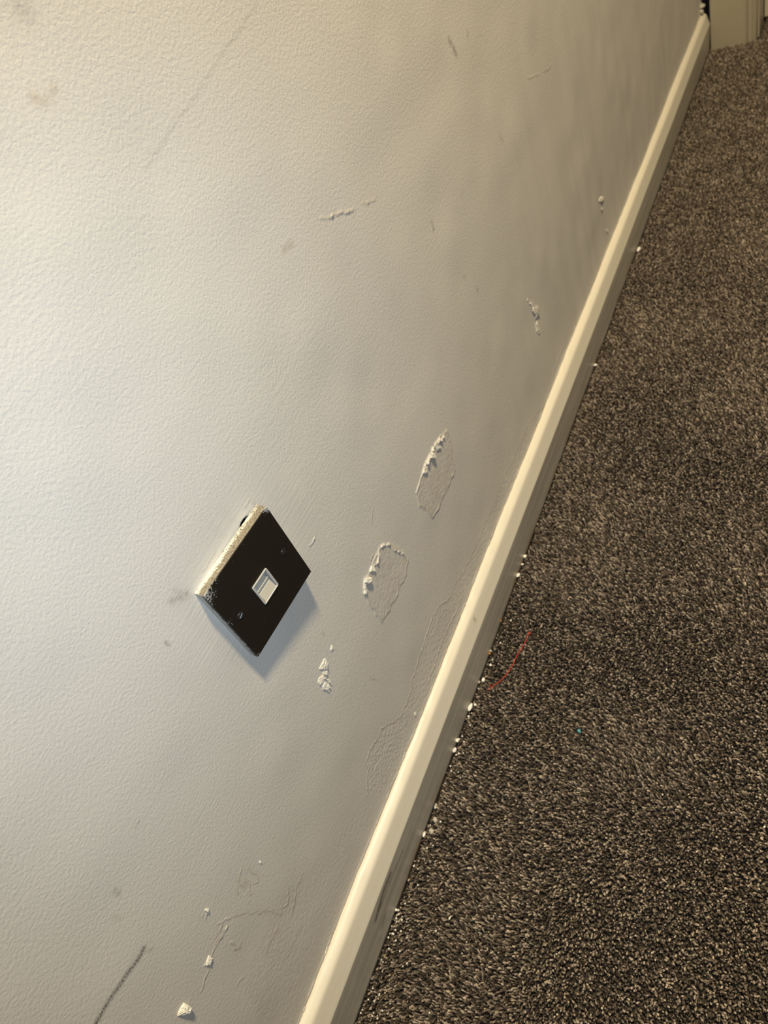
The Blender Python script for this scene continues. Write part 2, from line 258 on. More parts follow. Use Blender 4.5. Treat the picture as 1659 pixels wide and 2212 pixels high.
# ------------------------------------------------------------------ materials
def mat_wall():
    t = NT('emulsion_wall')
    v = t.coords()
    base = (0.66, 0.63, 0.585)
    big = t.noise(3.0, 3, .55, t.coords((1, 1, .55)))
    col = t.mix(t.math('MULTIPLY', big, 0.35), base, (0.60, 0.575, 0.525))
    # brushed-on, slightly different repaint strokes low on the wall
    st = t.noise(26, 2, .5, t.coords((1, 1, .12), (0, .35, 0)))
    stm = t.ramp(st, [(.46, (0, 0, 0)), (.58, (1, 1, 1))])
    at = t.n('ShaderNodeAttribute', attribute_name='mark')
    sep = t.n('ShaderNodeSeparateColor')
    t.l(at.outputs['Color'], sep.inputs['Color'])
    at2 = t.n('ShaderNodeAttribute', attribute_name='wear')
    sep2 = t.n('ShaderNodeSeparateColor')
    t.l(at2.outputs['Color'], sep2.inputs['Color'])
    col = t.mix(t.math('MULTIPLY', t.math('MULTIPLY', stm, sep2.outputs[1]), .20), col, (0.50, 0.475, 0.43))
    # R pencil (speckled), G brown dirt, B soft grey scuff
    sp = t.noise(900, 2, .6, v)
    spm = t.ramp(sp, [(.42, (0, 0, 0)), (.56, (1, 1, 1))])
    pen = t.math('MULTIPLY', sep.outputs[0], t.math('ADD', t.math('MULTIPLY', spm, .7), .3))
    col = t.mix(pen, col, (0.075, 0.066, 0.058))
    col = t.mix(t.math('GREATER_THAN', sep.outputs[0], .97), col, (0.012, 0.010, 0.009))  # full R paints the shade inside the socket gap
    col = t.mix(t.math('MULTIPLY', sep.outputs[1], .8), col, (0.30, 0.19, 0.085))
    col = t.mix(t.math('MULTIPLY', sep.outputs[2], .75), col, (0.13, 0.115, 0.10))
    # exposed white plaster
    col = t.mix(sep2.outputs[0], col, (0.80, 0.78, 0.72))
    # roller stipple
    n1 = t.noise(410, 2, .55, v, .4)
    n2 = t.noise(900, 1, .5, v)
    streak = t.noise(300, 2, .5, t.coords((.09, 1, 1.2), (0, .05, 0)))
    smooth = t.math('SUBTRACT', 1.0, t.math('MULTIPLY', sep2.outputs[1], .62))
    h = t.math('ADD', t.math('MULTIPLY', n1, 1.0), t.math('MULTIPLY', n2, .18))
    h = t.math('MULTIPLY', h, smooth)
    sm = t.ramp(t.noise(5, 1, .5, v), [(.42, (0, 0, 0)), (.62, (1, 1, 1))])
    h = t.math('ADD', h, t.math('MULTIPLY', t.math('MULTIPLY', streak, sm), .30))
    h = t.math('ADD', h, t.math('MULTIPLY', t.math('MULTIPLY', streak, sep2.outputs[2]), .55))
    return t.out(col, .62, t.bump(h, .5, .00062), .30)

def mat_gloss(name, base, rough=.38, marks=True):
    t = NT(name)
    v = t.coords()
    col = t.mix(t.math('MULTIPLY', t.noise(6, 3, .6, v), .25), base, tuple(c * .88 for c in base))
    if marks:
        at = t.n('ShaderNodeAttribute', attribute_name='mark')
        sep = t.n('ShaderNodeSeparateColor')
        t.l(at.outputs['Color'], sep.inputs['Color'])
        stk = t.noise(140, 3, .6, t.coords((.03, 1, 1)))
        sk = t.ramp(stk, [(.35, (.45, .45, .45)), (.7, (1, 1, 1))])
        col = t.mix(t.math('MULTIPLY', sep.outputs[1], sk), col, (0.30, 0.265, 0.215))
        col = t.mix(sep.outputs[0], col, (0.05, 0.045, 0.04))
        col = t.mix(sep.outputs[2], col, (0.30, 0.19, 0.075))
    h = t.noise(60, 2, .5, t.coords((.15, 1, 1)))
    return t.out(col, rough, t.bump(h, .25, .0006), .45)

def mat_simple(name, col, rough=.5, spec=.4, bump=None, var=.2):
    t = NT(name)
    v = t.coords()
    c = t.mix(t.math('MULTIPLY', t.noise(bump[0] * .3 if bump else 80, 3, .6, v), var * 2), col, tuple(x * .65 for x in col))
    nrm = t.bump(t.noise(bump[0], 2, .5, v), bump[1], bump[2]) if bump else None
    return t.out(c, rough, nrm, spec)

def mat_pile():
    t = NT('carpet_yarn')
    at = t.n('ShaderNodeAttribute', attribute_name='yarn')
    n = t.ramp(t.noise(1300, 2, .6), [(.35, (0, 0, 0)), (.65, (1, 1, 1))])
    col = t.mix(t.math('MULTIPLY', n, .8), at.outputs['Color'], t.mix(1.0, at.outputs['Color'], (.55, .52, .5), 'MULTIPLY'))
    return t.out(col, .85, None, .12)

def mat_backing():
    t = NT('carpet_backing')
    v = t.coords()
    n = t.noise(330, 2, .7, v)
    col = t.ramp(n, [(.3, (.012, .009, .007)), (.5, (.05, .04, .032)), (.7, (.16, .135, .11))])
    return t.out(col, .95, t.bump(n, 1.0, .006), .1)

def mat_black_plate():
    t = NT('worn_black_plate')
    tc = t.n('ShaderNodeTexCoord')
    v = tc.outputs['Object']
    base = (0.0145, 0.0105, 0.0075)
    col = t.mix(t.math('MULTIPLY', t.noise(60, 3, .6, v), .6), base, (0.011, 0.0095, 0.0062))
    sp = t.noise(700, 3, .7, v)
    acc = None
    for cx, cz, r, s in ((-.0425, .0425, .017, 1.0), (.0425, .0425, .0085, 1.15), (-.0425, .005, .008, .55), (-.030, .043, .010, .5), (-.0435, -.0435, .008, .8)):
        d = t.n('ShaderNodeVectorMath', operation='DISTANCE')
        mp = t.n('ShaderNodeMapping')
        mp.inputs['Scale'].default_value = (1, 0, 1)
        t.l(v, mp.inputs['Vector'])
        t.l(mp.outputs['Vector'], d.inputs[0])
        d.inputs[1].default_value = (cx, 0, cz)
        f = t.math('MULTIPLY', t.math('SUBTRACT', 1.0, t.math('DIVIDE', d.outputs['Value'], r), clamp=True), s)
        acc = f if acc is None else t.math('MAXIMUM', acc, f)
    chips = t.math('GREATER_THAN', t.math('ADD', sp, t.math('MULTIPLY', acc, .33)), .735)
    dust = t.math('GREATER_THAN', t.noise(700, 1, .5, v), .80)
    scr = t.math('GREATER_THAN', t.noise(260, 2, .5, t.coords((1.3, 1, .09), (0, .6, 0))), .76)
    col = t.mix(t.math('MULTIPLY', dust, .45), col, (.42, .40, .36))
    col = t.mix(t.math('MULTIPLY', scr, .10), col, (.3, .29, .27))
    col = t.mix(chips, col, (.36, .36, .35))
    return t.out(col, .52, t.bump(t.noise(900, 1, .5, v), .12, .0003), .28)

def mat_rim():
    """cream paint worn through to dull gold-grey metal, greyer and chipped on the lower sides"""
    t = NT('worn_painted_rim')
    tc = t.n('ShaderNodeTexCoord')
    v = tc.outputs['Object']
    sp = t.noise(650, 4, .75, v)
    blot = t.noise(55, 3, .6, v)
    sx = t.n('ShaderNodeSeparateXYZ')
    t.l(v, sx.inputs[0])
    # metal wears near the front half of the depth
    front = t.n('ShaderNodeMapRange')
    front.inputs['From Min'].default_value = -.0035
    front.inputs['From Max'].default_value = -.0065
    t.l(sx.outputs['Y'], front.inputs['Value'])
    w = t.math('ADD', t.math('MULTIPLY', sp, 1.0), t.math('MULTIPLY', blot, .55))
    w = t.math('ADD', w, t.math('MULTIPLY', front.outputs[0], .26))
    w = t.math('ADD', w, t.math('MULTIPLY', sx.outputs['X'], 1.6))
    m = t.ramp(t.math('SUBTRACT', w, .20), [(.62, (0, 0, 0)), (.70, (1, 1, 1))])
    metal = t.mix(t.ramp(t.noise(900, 2, .7, v), [(.4, (0, 0, 0)), (.6, (1, 1, 1))]), (.265, .232, .172), (.12, .104, .076))
    col = t.mix(m, (.64, .61, .52), metal)
    return t.out(col, .5, t.bump(sp, .25, .0004), .4)

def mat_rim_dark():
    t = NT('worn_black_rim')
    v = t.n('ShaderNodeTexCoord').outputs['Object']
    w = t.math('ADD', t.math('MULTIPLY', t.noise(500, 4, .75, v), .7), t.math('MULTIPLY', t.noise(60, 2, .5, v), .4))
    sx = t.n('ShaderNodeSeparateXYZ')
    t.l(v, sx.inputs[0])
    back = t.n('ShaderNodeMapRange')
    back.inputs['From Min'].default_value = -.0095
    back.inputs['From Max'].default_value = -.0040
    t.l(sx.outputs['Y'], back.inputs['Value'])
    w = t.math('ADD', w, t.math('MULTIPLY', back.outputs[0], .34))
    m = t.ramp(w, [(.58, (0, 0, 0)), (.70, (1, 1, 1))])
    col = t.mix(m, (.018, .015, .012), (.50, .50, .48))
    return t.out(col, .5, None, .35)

M = {}
M['wall'] = mat_wall()
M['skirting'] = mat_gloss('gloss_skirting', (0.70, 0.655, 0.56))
M['casing'] = mat_gloss('gloss_casing', (0.36, 0.32, 0.245), marks=False)
M['door'] = mat_simple('painted_door', (0.50, 0.45, 0.36), .45, .4, (60, .15, .0006), .1)
M['far_wall'] = mat_simple('crumbled_plaster', (0.50, 0.47, 0.40), .8, .2, (300, .3, .0008), .05)
M['gap_shade'] = mat_simple('shaded_gap_wall', (0.050, 0.042, 0.045), .95, .1, (60, .6, .004), .2)  # near-black colour stands in for shade in the gap by the casing
M['pile'] = mat_pile()
M['backing'] = mat_backing()
M['plate'] = mat_black_plate()
M['rim'] = mat_rim()
M['rim_dark'] = mat_rim_dark()
M['insert'] = mat_simple('white_plastic', (0.50, 0.49, 0.46), .42, .45, (200, .05, .0002), .04)
M['shutter'] = mat_simple('ivory_plastic', (0.56, 0.51, 0.42), .42, .45, (200, .05, .0002), .04)
M['screw'] = mat_simple('black_screw', (0.020, 0.018, 0.016), .30, .8, (300, .15, .0003), .2)
M['plaster'] = mat_simple('white_plaster', (0.86, 0.84, 0.79), .85, .25, (900, .5, .0006), .12)
M['dust'] = mat_simple('plaster_dust', (0.52, 0.48, 0.42), .95, .1, (900, .6, .0008), .3)
M['flake'] = mat_simple('peeled_paint', (0.78, 0.75, 0.67), .7, .3, (700, .4, .0005), .15)
M['thread'] = mat_simple('red_cotton', (0.60, 0.060, 0.035), .8, .2, (900, .3, .0004), .2)
M['blue'] = mat_simple('blue_fluff', (0.09, 0.28, 0.34), .8, .2, (900, .4, .0006), .2)
M['gold'] = mat_simple('amber_grit', (0.50, 0.22, 0.03), .4, .5, (700, .3, .0004), .2)

# ------------------------------------------------------------------ wall with the socket
X_END = 1.982
def axis(parts):
    out = []
    for a, b, s in parts:
        n = max(1, int(round((b - a) / s)))
        out.append(np.linspace(a, b, n, endpoint=False))
    return np.concatenate(out + [[parts[-1][1]]])

xs = axis([(-2.2, -.45, .25), (-.45, -.33, .01), (-.33, -.06, .0008), (-.06, .06, .0007), (.06, .42, .0011), (.42, .80, .0018),
           (.80, 1.4, .0032), (1.4, X_END, .005)])
zs = axis([(-.02, .084, .02), (.084, .38, .0008), (.38, .51, .0007), (.51, .70, .0013), (.70, .86, .002), (.86, 1.0, .01), (1.0, 2.42, .2)])
XX, ZZ = np.meshgrid(xs, zs, indexing='ij')
Hh = np.zeros(XX.shape)
wear = np.zeros(XX.shape + (4,), dtype=np.float32); wear[..., 3] = 1
mark = np.zeros(XX.shape + (4,), dtype=np.float32); mark[..., 3] = 1

# trowelled unevenness of the old plaster
Hh += .0022 * (vnoise(XX, ZZ, 7, 1) - .5) + .0009 * (vnoise(XX, ZZ, 22, 2) - .5)

def window(pts, pad):
    px = [p[0] for p in pts]; pz = [p[1] for p in pts]
    i0, i1 = np.searchsorted(xs, (min(px) - pad, max(px) + pad))
    k0, k1 = np.searchsorted(zs, (min(pz) - pad, max(pz) + pad))
    return slice(max(i0 - 1, 0), i1 + 1), slice(max(k0 - 1, 0), k1 + 1)

rough_n = vnoise(XX, ZZ, 620, 5) * .6 + vnoise(XX, ZZ, 300, 6) * .4
jag = vnoise(XX, ZZ, 260, 8)
for pts, w, h in RIDGES:
    s = window(pts, .012)
    X, Zz = XX[s], ZZ[s]
    jx = (vnoise(X, Zz, 180, 3) - .5) * .0035; jz = (vnoise(X, Zz, 180, 4) - .5) * .0035
    d = seg_dist(X + jx, Zz + jz, pts)
    crumble = np.clip(vnoise(X, Zz, 420, 9) * 2.2 - .35, 0, 1.5) * (.3 + .9 * jag[s])
    if pts[0][0] < -.08:
        crumble = .55 * crumble + .25
        w = w * .62; h = h * .72
    elif h <= .0010:
        crumble = .5 * crumble + .3
        w = w * .8; h = h * (.6 if len(pts) > 10 else .9)
    Hh[s] += h * 1.25 * np.exp(-(d / (w * .85)) ** 2) * crumble
    if h < .0010:
        mark[s][..., 1] = np.maximum(mark[s][..., 1], .22 * np.exp(-(d / .0020) ** 2) * (.3 + vnoise(X, Zz, 60, 10)))

for poly in (PATCH_A, PATCH_B):
    s = window(poly, .012)
    X, Zz = XX[s], ZZ[s]
    jx = (vnoise(X, Zz, 150, 13) - .5) * .004; jz = (vnoise(X, Zz, 150, 14) - .5) * .004
    ins = in_poly(X + jx, Zz + jz, poly)
    d = seg_dist(X + jx, Zz + jz, poly)
    edge = np.exp(-(d / .0013) ** 2)
    Hh[s] += .0008 * edge * (.2 + 1.2 * vnoise(X, Zz, 140, 15))
    Hh[s] += ins * (.00042 * (rough_n[s] - .5) + .00045 * np.clip(d / .002, 0, 1))
    wear[s][..., 1] = np.maximum(wear[s][..., 1], ins * .7)
    mark[s][..., 1] += (ins * .14 + edge * .16) * (.4 + vnoise(X, Zz, 90, 16))

for poly, amp in ((BAND, .00048), (BAND_LOW, .00020)):
    s = window(poly, .01)
    ins = in_poly(XX[s], ZZ[s], poly)
    d = seg_dist(XX[s], ZZ[s], poly + poly[:1])
    k = ins * np.clip(d / .004, 0, 1)
    Hh[s] += k * amp * (vnoise(XX[s], ZZ[s], 520, 21) - .35)
    wear[s][..., 1] = np.maximum(wear[s][..., 1], k * .35)
    mark[s][..., 1] += k * .06 * vnoise(XX[s], ZZ[s], 60, 22)

# repainted smoother zone further along, brush streaks next to the socket
far = np.clip((XX - .42) / .35, 0, 1) * np.clip((.62 - ZZ) / .25, 0, 1)
wear[..., 1] = np.maximum(wear[..., 1], far)
rd = np.hypot(XX * .75 - .005, (ZZ - .46))
wear[..., 2] = np.clip((.085 - rd) / .03, 0, 1)
wear[..., 1] = np.maximum(wear[..., 1], wear[..., 2] * .9)

for pts, w, st, kind in MARKS:
    s = window(pts, .02)
    X, Zz = XX[s], ZZ[s]
    d = seg_dist(X, Zz, pts)
    g = np.exp(-(d / w * 1.35) ** 2) * st * .95
    if kind:
        g *= .35 + 1.0 * vnoise(X, Zz, 350, 31)
    ch = {0: 0, 1: 1, 2: 2}[kind]
    mark[s][..., ch] = np.maximum(mark[s][..., ch], g)

# brown caulk line where the wall meets the skirting, with white chips
dz = ZZ - .0895
line = np.exp(-((dz - .0012) / .0016) ** 2) * np.clip(vnoise(XX, ZZ, 70, 41) * 1.5 - .25, 0, 1)
mark[..., 1] += line * .85
Hh += .0009 * np.exp(-((dz - .002) / .0018) ** 2) * vnoise(XX, ZZ, 130, 42)

# ragged gap in the plaster behind the socket's upper edge
hx = (XX - .0270) / .0120
hz = (ZZ - .4832) / .0168
hole = np.clip((1.0 - np.sqrt(hx ** 2 + hz ** 2)) * 14, 0, 1)
Hh -= .016 * hole
mark[..., 0] = np.maximum(mark[..., 0], np.clip(hole * 3, 0, 1) * 1.0)   # shade inside the gap painted near black
# plaster broken away in the corner at the far end
e = np.clip((XX - 1.955) / .02, 0, 1) * np.clip((.20 - ZZ) / .04, 0, 1)
Hh += e * .004 * (vnoise(XX, ZZ, 120, 51) - .3)

nx, nz = XX.shape
V = np.stack([XX, -Hh, ZZ], -1).reshape(-1, 3)
I = np.arange(nx * nz).reshape(nx, nz)
F = np.stack([I[:-1, :-1], I[1:, :-1], I[1:, 1:], I[:-1, 1:]], -1).reshape(-1, 4)
me = mesh_np('wall_left', V, F, True)
np.clip(mark, 0, 1, out=mark); np.clip(wear, 0, 1, out=wear)
for nm, arr in (('mark', mark), ('wear', wear)):
    a = me.attributes.new(nm, 'FLOAT_COLOR', 'POINT')
    a.data.foreach_set('color', np.ascontiguousarray(arr.reshape(-1, 4)).ravel())
wall_left = link('wall_left', me, M['wall'], kind='structure', label='scuffed off-white emulsioned wall with filled patches')

def wall_depth(x, z):
    i = min(max(np.searchsorted(xs, x), 0), nx - 1); k = min(max(np.searchsorted(zs, z), 0), nz - 1)
    return Hh[i, k]

# ------------------------------------------------------------------ peeling flakes on the wall
def flake(pts, lift, tilt, seed, name='paint_flake', label=None):
    r = np.random.default_rng(seed)
    P = np.array(pts)
    # resample the outline and roughen it
    Q = []
    n = len(P)
    for i in range(n):
        a, b = P[i], P[(i + 1) % n]
        for t in (0, .33, .66):
            Q.append(a * (1 - t) + b * t + r.normal(0, .00018, 2))
    Q = np.array(Q)
    c = Q.mean(0)
    hgt = np.ptp(Q[:, 1]) + 1e-6
    bm = bmesh.new()
    front, back = [], []
    base = wall_depth(*c)
    def y_at(p):
        k = np.clip((p[1] - Q[:, 1].min()) / hgt, 0, 1)
        return -(base + lift * (.12 + tilt * (1 - k) + .25 * r.random()))
    for p in Q:
        y = y_at(p)
        front.append(bm.verts.new((p[0], y, p[1])))
        back.append(bm.verts.new((p[0], -(base - .0006), p[1])))
    inner = []
    for p in Q:
        q = c + (p - c) * r.uniform(.3, .7) + r.normal(0, .0003, 2)
        inner.append(bm.verts.new((q[0], y_at(q) - lift * .15, q[1])))
    cv = bm.verts.new((c[0] + r.normal(0, .0006), y_at(c) - lift * .05, c[1] + r.normal(0, .0006)))
    m = len(Q)
    for i in range(m):
        j = (i + 1) % m
        bm.faces.new((front[i], front[j], inner[j], inner[i]))
        bm.faces.new((inner[i], inner[j], cv))
        bm.faces.new((front[j], front[i], back[i], back[j]))
    return bm_obj(name, bm, M['flake'], parent=wall_left, label=label)

FLAKE_LABEL = {'wedge': 'raised wedge of cream paint below the socket', 'curl': 'curled white paint flake by the dark pencil mark'}
for i, (nm, pts, lift, tilt) in enumerate(FLAKES):
    if nm.startswith('edge'):          # caulk lifting off the top of the skirting
        pts = [(x, z + .0065) for x, z in pts]
    flake(pts, lift, tilt, 100 + i, label=FLAKE_LABEL.get(nm))

# ------------------------------------------------------------------ skirting board
def build_skirting():
    prof = [(.0, -.012), (-.0148, -.012), (-.0150, .0), (-.0156, .012), (-.0163, .025), (-.0170, .038), (-.0176, .050), (-.0180, .0585), (-.0181, .0603),
            (-.0178, .0618), (-.0164, .0655), (-.0151, .0702), (-.0135, .0755), (-.0120, .0803), (-.0114, .0822),
            (-.0104, .0839), (-.0090, .0853), (-.0066, .0867), (-.0046, .0881), (-.0026, .0889), (-.0004, .0891), (.004, .0891)]
    # subdivide the vertical face for the dirt and scuffs
    pp = []
    for (a, b) in zip(prof[:-1], prof[1:]):
        L = math.hypot(b[0] - a[0], b[1] - a[1])
        k = max(1, int(L / .0022)) if b[1] <= .062 and a[1] > -.005 and a[0] < -.01 else 1
        for i in range(k):
            t = i / k
            pp.append((a[0] + (b[0] - a[0]) * t, a[1] + (b[1] - a[1]) * t))
    pp.append(prof[-1])
    pp = np.array(pp)
    sx = np.concatenate([np.linspace(-1.2, -.4, 12, endpoint=False), np.arange(-.4, 1.0, .0022), np.arange(1.0, 1.9876, .005)])
    nX, nP = len(sx), len(pp)
    X = np.repeat(sx[:, None], nP, 1)
    Y = np.repeat(pp[None, :, 0], nX, 0).copy()
    Zc = np.repeat(pp[None, :, 1], nX, 0).copy()
    top = np.clip((Zc - .0845) / .004, 0, 1) * (Y > -.009)
    Zc += top * .0012 * (vnoise(X, Y, 60, 61) - .5)
    Y += .0008 * (vnoise(X, Zc * 0, 4, 62) - .5)
    Vv = np.stack([X, Y, Zc], -1).reshape(-1, 3)
    I = np.arange(nX * nP).reshape(nX, nP)
    Fq = np.stack([I[:-1, :-1], I[:-1, 1:], I[1:, 1:], I[1:, :-1]], -1).reshape(-1, 4)
    cap0 = I[0, ::-1][None, :]; cap1 = I[-1, :][None, :]
    me = mesh_np('baseboard_left', Vv, [Fq, cap0, cap1], True)
    # keep the arris crisp
    mk = np.zeros((nX, nP, 4), dtype=np.float32); mk[..., 3] = 1
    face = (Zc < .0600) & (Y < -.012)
    mk[..., 1] = face * (.62 + .2 * vnoise(X, Zc, 12, 63)) * np.clip(.72 + Zc / .05, .5, 1)  # streaked grey tone over the whole front face, weaker at the foot
    mk[..., 2] = face * np.clip((.012 - Zc) / .012, 0, 1) * .55 * np.clip(vnoise(X, Zc, 25, 64) * 1.6 - .3, 0, 1)
    for pts, w, s in SCUFFS:
        d = seg_dist(X, Zc, pts)
        g = np.exp(-(d / w) ** 2) * face
        if s > 0:
            mk[..., 0] = np.maximum(mk[..., 0], g * s)
        else:
            mk[..., 1] *= 1 + g * s
    d = np.hypot(X - SPOT[0][0], Zc - SPOT[0][1])
    mk[..., 2] = np.maximum(mk[..., 2], np.exp(-(d / .0022) ** 2) * .8)
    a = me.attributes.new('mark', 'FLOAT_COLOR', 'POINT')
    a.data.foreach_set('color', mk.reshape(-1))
    o = link('baseboard_left', me, M['skirting'], kind='structure', label='cream gloss skirting board with rounded top and darker scuffed face')
    bm = bmesh.new(); bm.from_mesh(me)
    for ed in bm.edges:
        z0, z1 = ed.verts[0].co.z, ed.verts[1].co.z
        if abs(z0 - .0603) < .0006 and abs(z1 - .0603) < .0006:
            ed.smooth = False
    bmesh.ops.recalc_face_normals(bm, faces=bm.faces[:])
    bm.to_mesh(me); bm.free()
    return o
baseboard = build_skirting()

# ------------------------------------------------------------------ floor and carpet
bm = bmesh.new()
bm_box(bm, (-2.2, -1.60, -.05), (2.30, .03, -.0095))
floor = bm_obj('floor', bm, M['backing'], kind='structure', label='floor under the dark speckled carpet')

def build_pile():
    sp = .0024
    def area(x0, x1, y0, y1, sp=sp):
        gx = np.arange(x0, x1, sp); gy = np.arange(y0, y1, sp)
        A, B = np.meshgrid(gx, gy, indexing='ij')
        A = A + (np.arange(len(gy)) % 2)[None, :] * sp * .5
        return np.stack([A.ravel(), B.ravel()], 1)
    P = np.concatenate([area(-.38, 1.9775, -.50, -.0165), area(1.9775, 2.20, -.50, -.135), area(-.38, 2.20, -1.25, -.50, .0034)])
    P += rng.normal(0, sp * .22, P.shape)
    P = P[(P[:, 0] < 1.981) | (P[:, 1] < -.131)]
    P[:, 1] = np.minimum(P[:, 1], -.0164)
    N = len(P)
    nb = 4
    rad = rng.uniform(.00075, .0014, N) * np.where(P[:, 1] < -.50, 1.4, 1.0)
    hgt = rng.normal(.0, .0013, N) + .0012 * (vnoise(P[:, 0], P[:, 1], 60, 71) - .5)
    wallside = np.clip((P[:, 1] + .030) / .013, 0, 1)
    hgt = hgt - wallside * .0008
    ang = rng.uniform(0, 2 * math.pi, N)
    # swirling pile direction
    da = 2.6 + 3.2 * (vnoise(P[:, 0], P[:, 1], 9, 72) - .5) + rng.normal(0, .8, N)
    lean = rng.uniform(.0008, .0046, N)
    lx, ly = np.cos(da) * lean, np.sin(da) * lean
    ly = np.where(P[:, 1] > -.021, -np.abs(ly), ly)
    rings = ((-.0095, .75, 0.0), (-.0040, 1.0, .25), (-.0010, 1.05, .75), (.0004, .60, 1.0))
    vs = []
    for zz, rr, ll in rings:
        for k in range(nb):
            th = ang + 2 * math.pi * k / nb + zz * 150
            el = 1 + .35 * np.cos(th - da)
            vs.append(np.stack([P[:, 0] + lx * ll + np.cos(th) * rad * rr * el, P[:, 1] + ly * ll + np.sin(th) * rad * rr * el,
                                np.full(N, zz) + hgt * (0 if zz < -.006 else 1) + (0 if rr > .7 else 1) * rng.normal(0, .0003, N)], 1))
    vs.append(np.stack([P[:, 0] + lx * 1.05, P[:, 1] + ly * 1.05, .0008 + hgt], 1))
    nv = len(vs)
    V = np.stack(vs, 1)
    V[:, :, 1] = np.minimum(V[:, :, 1], -.0153)
    V = V.reshape(-1, 3)
    q = []; tr = []
    for r_ in range(len(rings) - 1):
        for k in range(nb):
            a, b = r_ * nb + k, r_ * nb + (k + 1) % nb
            q.append((a, b, b + nb, a + nb))
    for k in range(nb):
        a, b = (len(rings) - 1) * nb + k, (len(rings) - 1) * nb + (k + 1) % nb
        tr.append((a, b, nv - 1))
    off = (np.arange(N) * nv)[:, None, None]
    Q = (np.array(q)[None] + off).reshape(-1, 4)
    T = (np.array(tr)[None] + off).reshape(-1, 3)
    me = mesh_np('carpet_pile', V, [Q, T], True)
    pal = np.array([(.075, .059, .044), (.155, .126, .095), (.245, .200, .153), (.43, .358, .275), (.58, .49, .38)])
    pr = rng.random(N)
    idx = np.searchsorted(np.cumsum([.34, .25, .20, .15]), pr)
    c = pal[idx] * rng.uniform(.8, 1.2, (N, 1))
    tint = rng.normal(1, .02, (N, 3)) * np.array([1.0, 1.01, 1.07]); c = c * tint
    C4 = np.ones((N, 4), dtype=np.float32); C4[:, :3] = np.clip(c, 0, 1)
    a = me.attributes.new('yarn', 'FLOAT_COLOR', 'POINT')
    a.data.foreach_set('color', np.repeat(C4, nv, 0).ravel())
    return link('carpet_pile', me, M['pile'], kind='stuff', label='dark grey-brown speckled cut-pile carpet', cat='carpet')
pile = build_pile()

# ------------------------------------------------------------------ far end: casing, jamb, door
def build_casing():
    # moulded architrave facing back along the wall; profile in (y, x), extruded up
    pf = [(-.0176, 2.02), (-.0176, 1.9905), (-.0188, 1.9885), (-.0212, 1.9880), (-.0960, 1.9880), (-.0975, 1.9900), (-.1000, 1.9905), (-.1020, 1.9885),
          (-.1045, 1.9855), (-.1080, 1.9840), (-.1120, 1.9845), (-.1150, 1.9870), (-.1165, 1.9900), (-.1185, 1.9905), (-.1215, 1.9885), (-.1230, 1.9900), (-.1230, 2.02)]
    bm = bmesh.new()
    lo = [bm.verts.new((x, y, -.012)) for y, x in pf]
    hi = [bm.verts.new((x, y, 2.05)) for y, x in pf]
    n = len(pf)
    for i in range(n):
        j = (i + 1) % n
        bm.faces.new((lo[i], lo[j], hi[j], hi[i]))
    bm.faces.new(lo); bm.faces.new(hi[::-1])
    return bm_obj('trim_1', bm, M['casing'], kind='structure', label='cream moulded door casing at the end of the wall')
build_casing()
bm = bmesh.new(); bm_box(bm, (2.022, -.1270, -.012), (2.16, -.060, 2.05))
bevel(bm_obj('trim_2', bm, M['casing'], kind='structure', label='cream door lining set behind the casing'), .002)
def build_door():
    bm = bmesh.new()
    bm_box(bm, (2.098, -.90, .004), (2.138, -.1285, 2.03))
    return bevel(bm_obj('door_1', bm, M['door'], kind='structure', label='cream painted door beyond the casing'), .003)
build_door()
# end wall above and behind, near-black colour paints the shade of the gap beside the casing
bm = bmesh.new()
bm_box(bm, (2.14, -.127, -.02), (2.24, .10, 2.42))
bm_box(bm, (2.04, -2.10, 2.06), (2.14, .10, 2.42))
bm_obj('wall_end', bm, M['gap_shade'], kind='structure')
# lumps of broken plaster at the far skirting end
def blob(r, seed, ex=1.0, ez=.8, amp=.35):
    g = np.random.default_rng(seed)
    bm = bmesh.new()
    bmesh.ops.create_icosphere(bm, subdivisions=2, radius=1)
    ax = g.normal(size=(6, 3)); ax /= np.linalg.norm(ax, axis=1)[:, None]
    am = g.uniform(-amp, amp, 6)
    for v in bm.verts:
        d = np.array(v.co)
        k = 1 + sum(a * max(0, float(d @ u)) ** 3 for a, u in zip(am, ax)) + g.normal(0, .05)
        v.co = Vector((d[0] * ex, d[1], d[2] * ez)) * float(k * r)
    return bm
for i, (x, y, z, r) in enumerate(((1.966, -.003, .0985, .0060), (1.974, -.004, .1080, .0065))):
    bm = blob(r, 500 + i)
    o = bm_obj('plaster_lump', bm, M['far_wall'], parent=wall_left, label='broken plaster lump above the far end of the skirting')
    o.location = (x, y, z)

# ------------------------------------------------------------------ telephone socket
PLATE_ROT = ((0.99838, 0.04981, 0.02736), (-0.04962, 0.99874, -0.00741), (-0.0277, 0.00604, 0.9996))
sock = bpy.data.objects.new('telephone_socket', None)
COL.objects.link(sock)
sock.empty_display_size = .02
sock.matrix_world = Matrix.Translation((0, 0, .4575)) @ Matrix(PLATE_ROT).to_4x4()
sock['label'] = 'square black telephone socket with a white insert, mounted on the wall above the skirting'
sock['category'] = 'telephone socket'

def ring(bm, outer, inner, y0, y1):
    """rectangular frame between two outlines given as (x, z) lists, from depth y0 (back) to y1 (front)"""
    n = len(outer)
    ob = [bm.verts.new((x, y0, z)) for x, z in outer]; of = [bm.verts.new((x, y1, z)) for x, z in outer]
    ib = [bm.verts.new((x, y0, z)) for x, z in inner]; if_ = [bm.verts.new((x, y1, z)) for x, z in inner]
    for i in range(n):
        j = (i + 1) % n
        bm.faces.new((ob[i], ob[j], of[j], of[i]))
        bm.faces.new((ib[j], ib[i], if_[i], if_[j]))
        bm.faces.new((of[i], of[j], if_[j], if_[i]))
        bm.faces.new((ob[j], ob[i], ib[i], ib[j]))

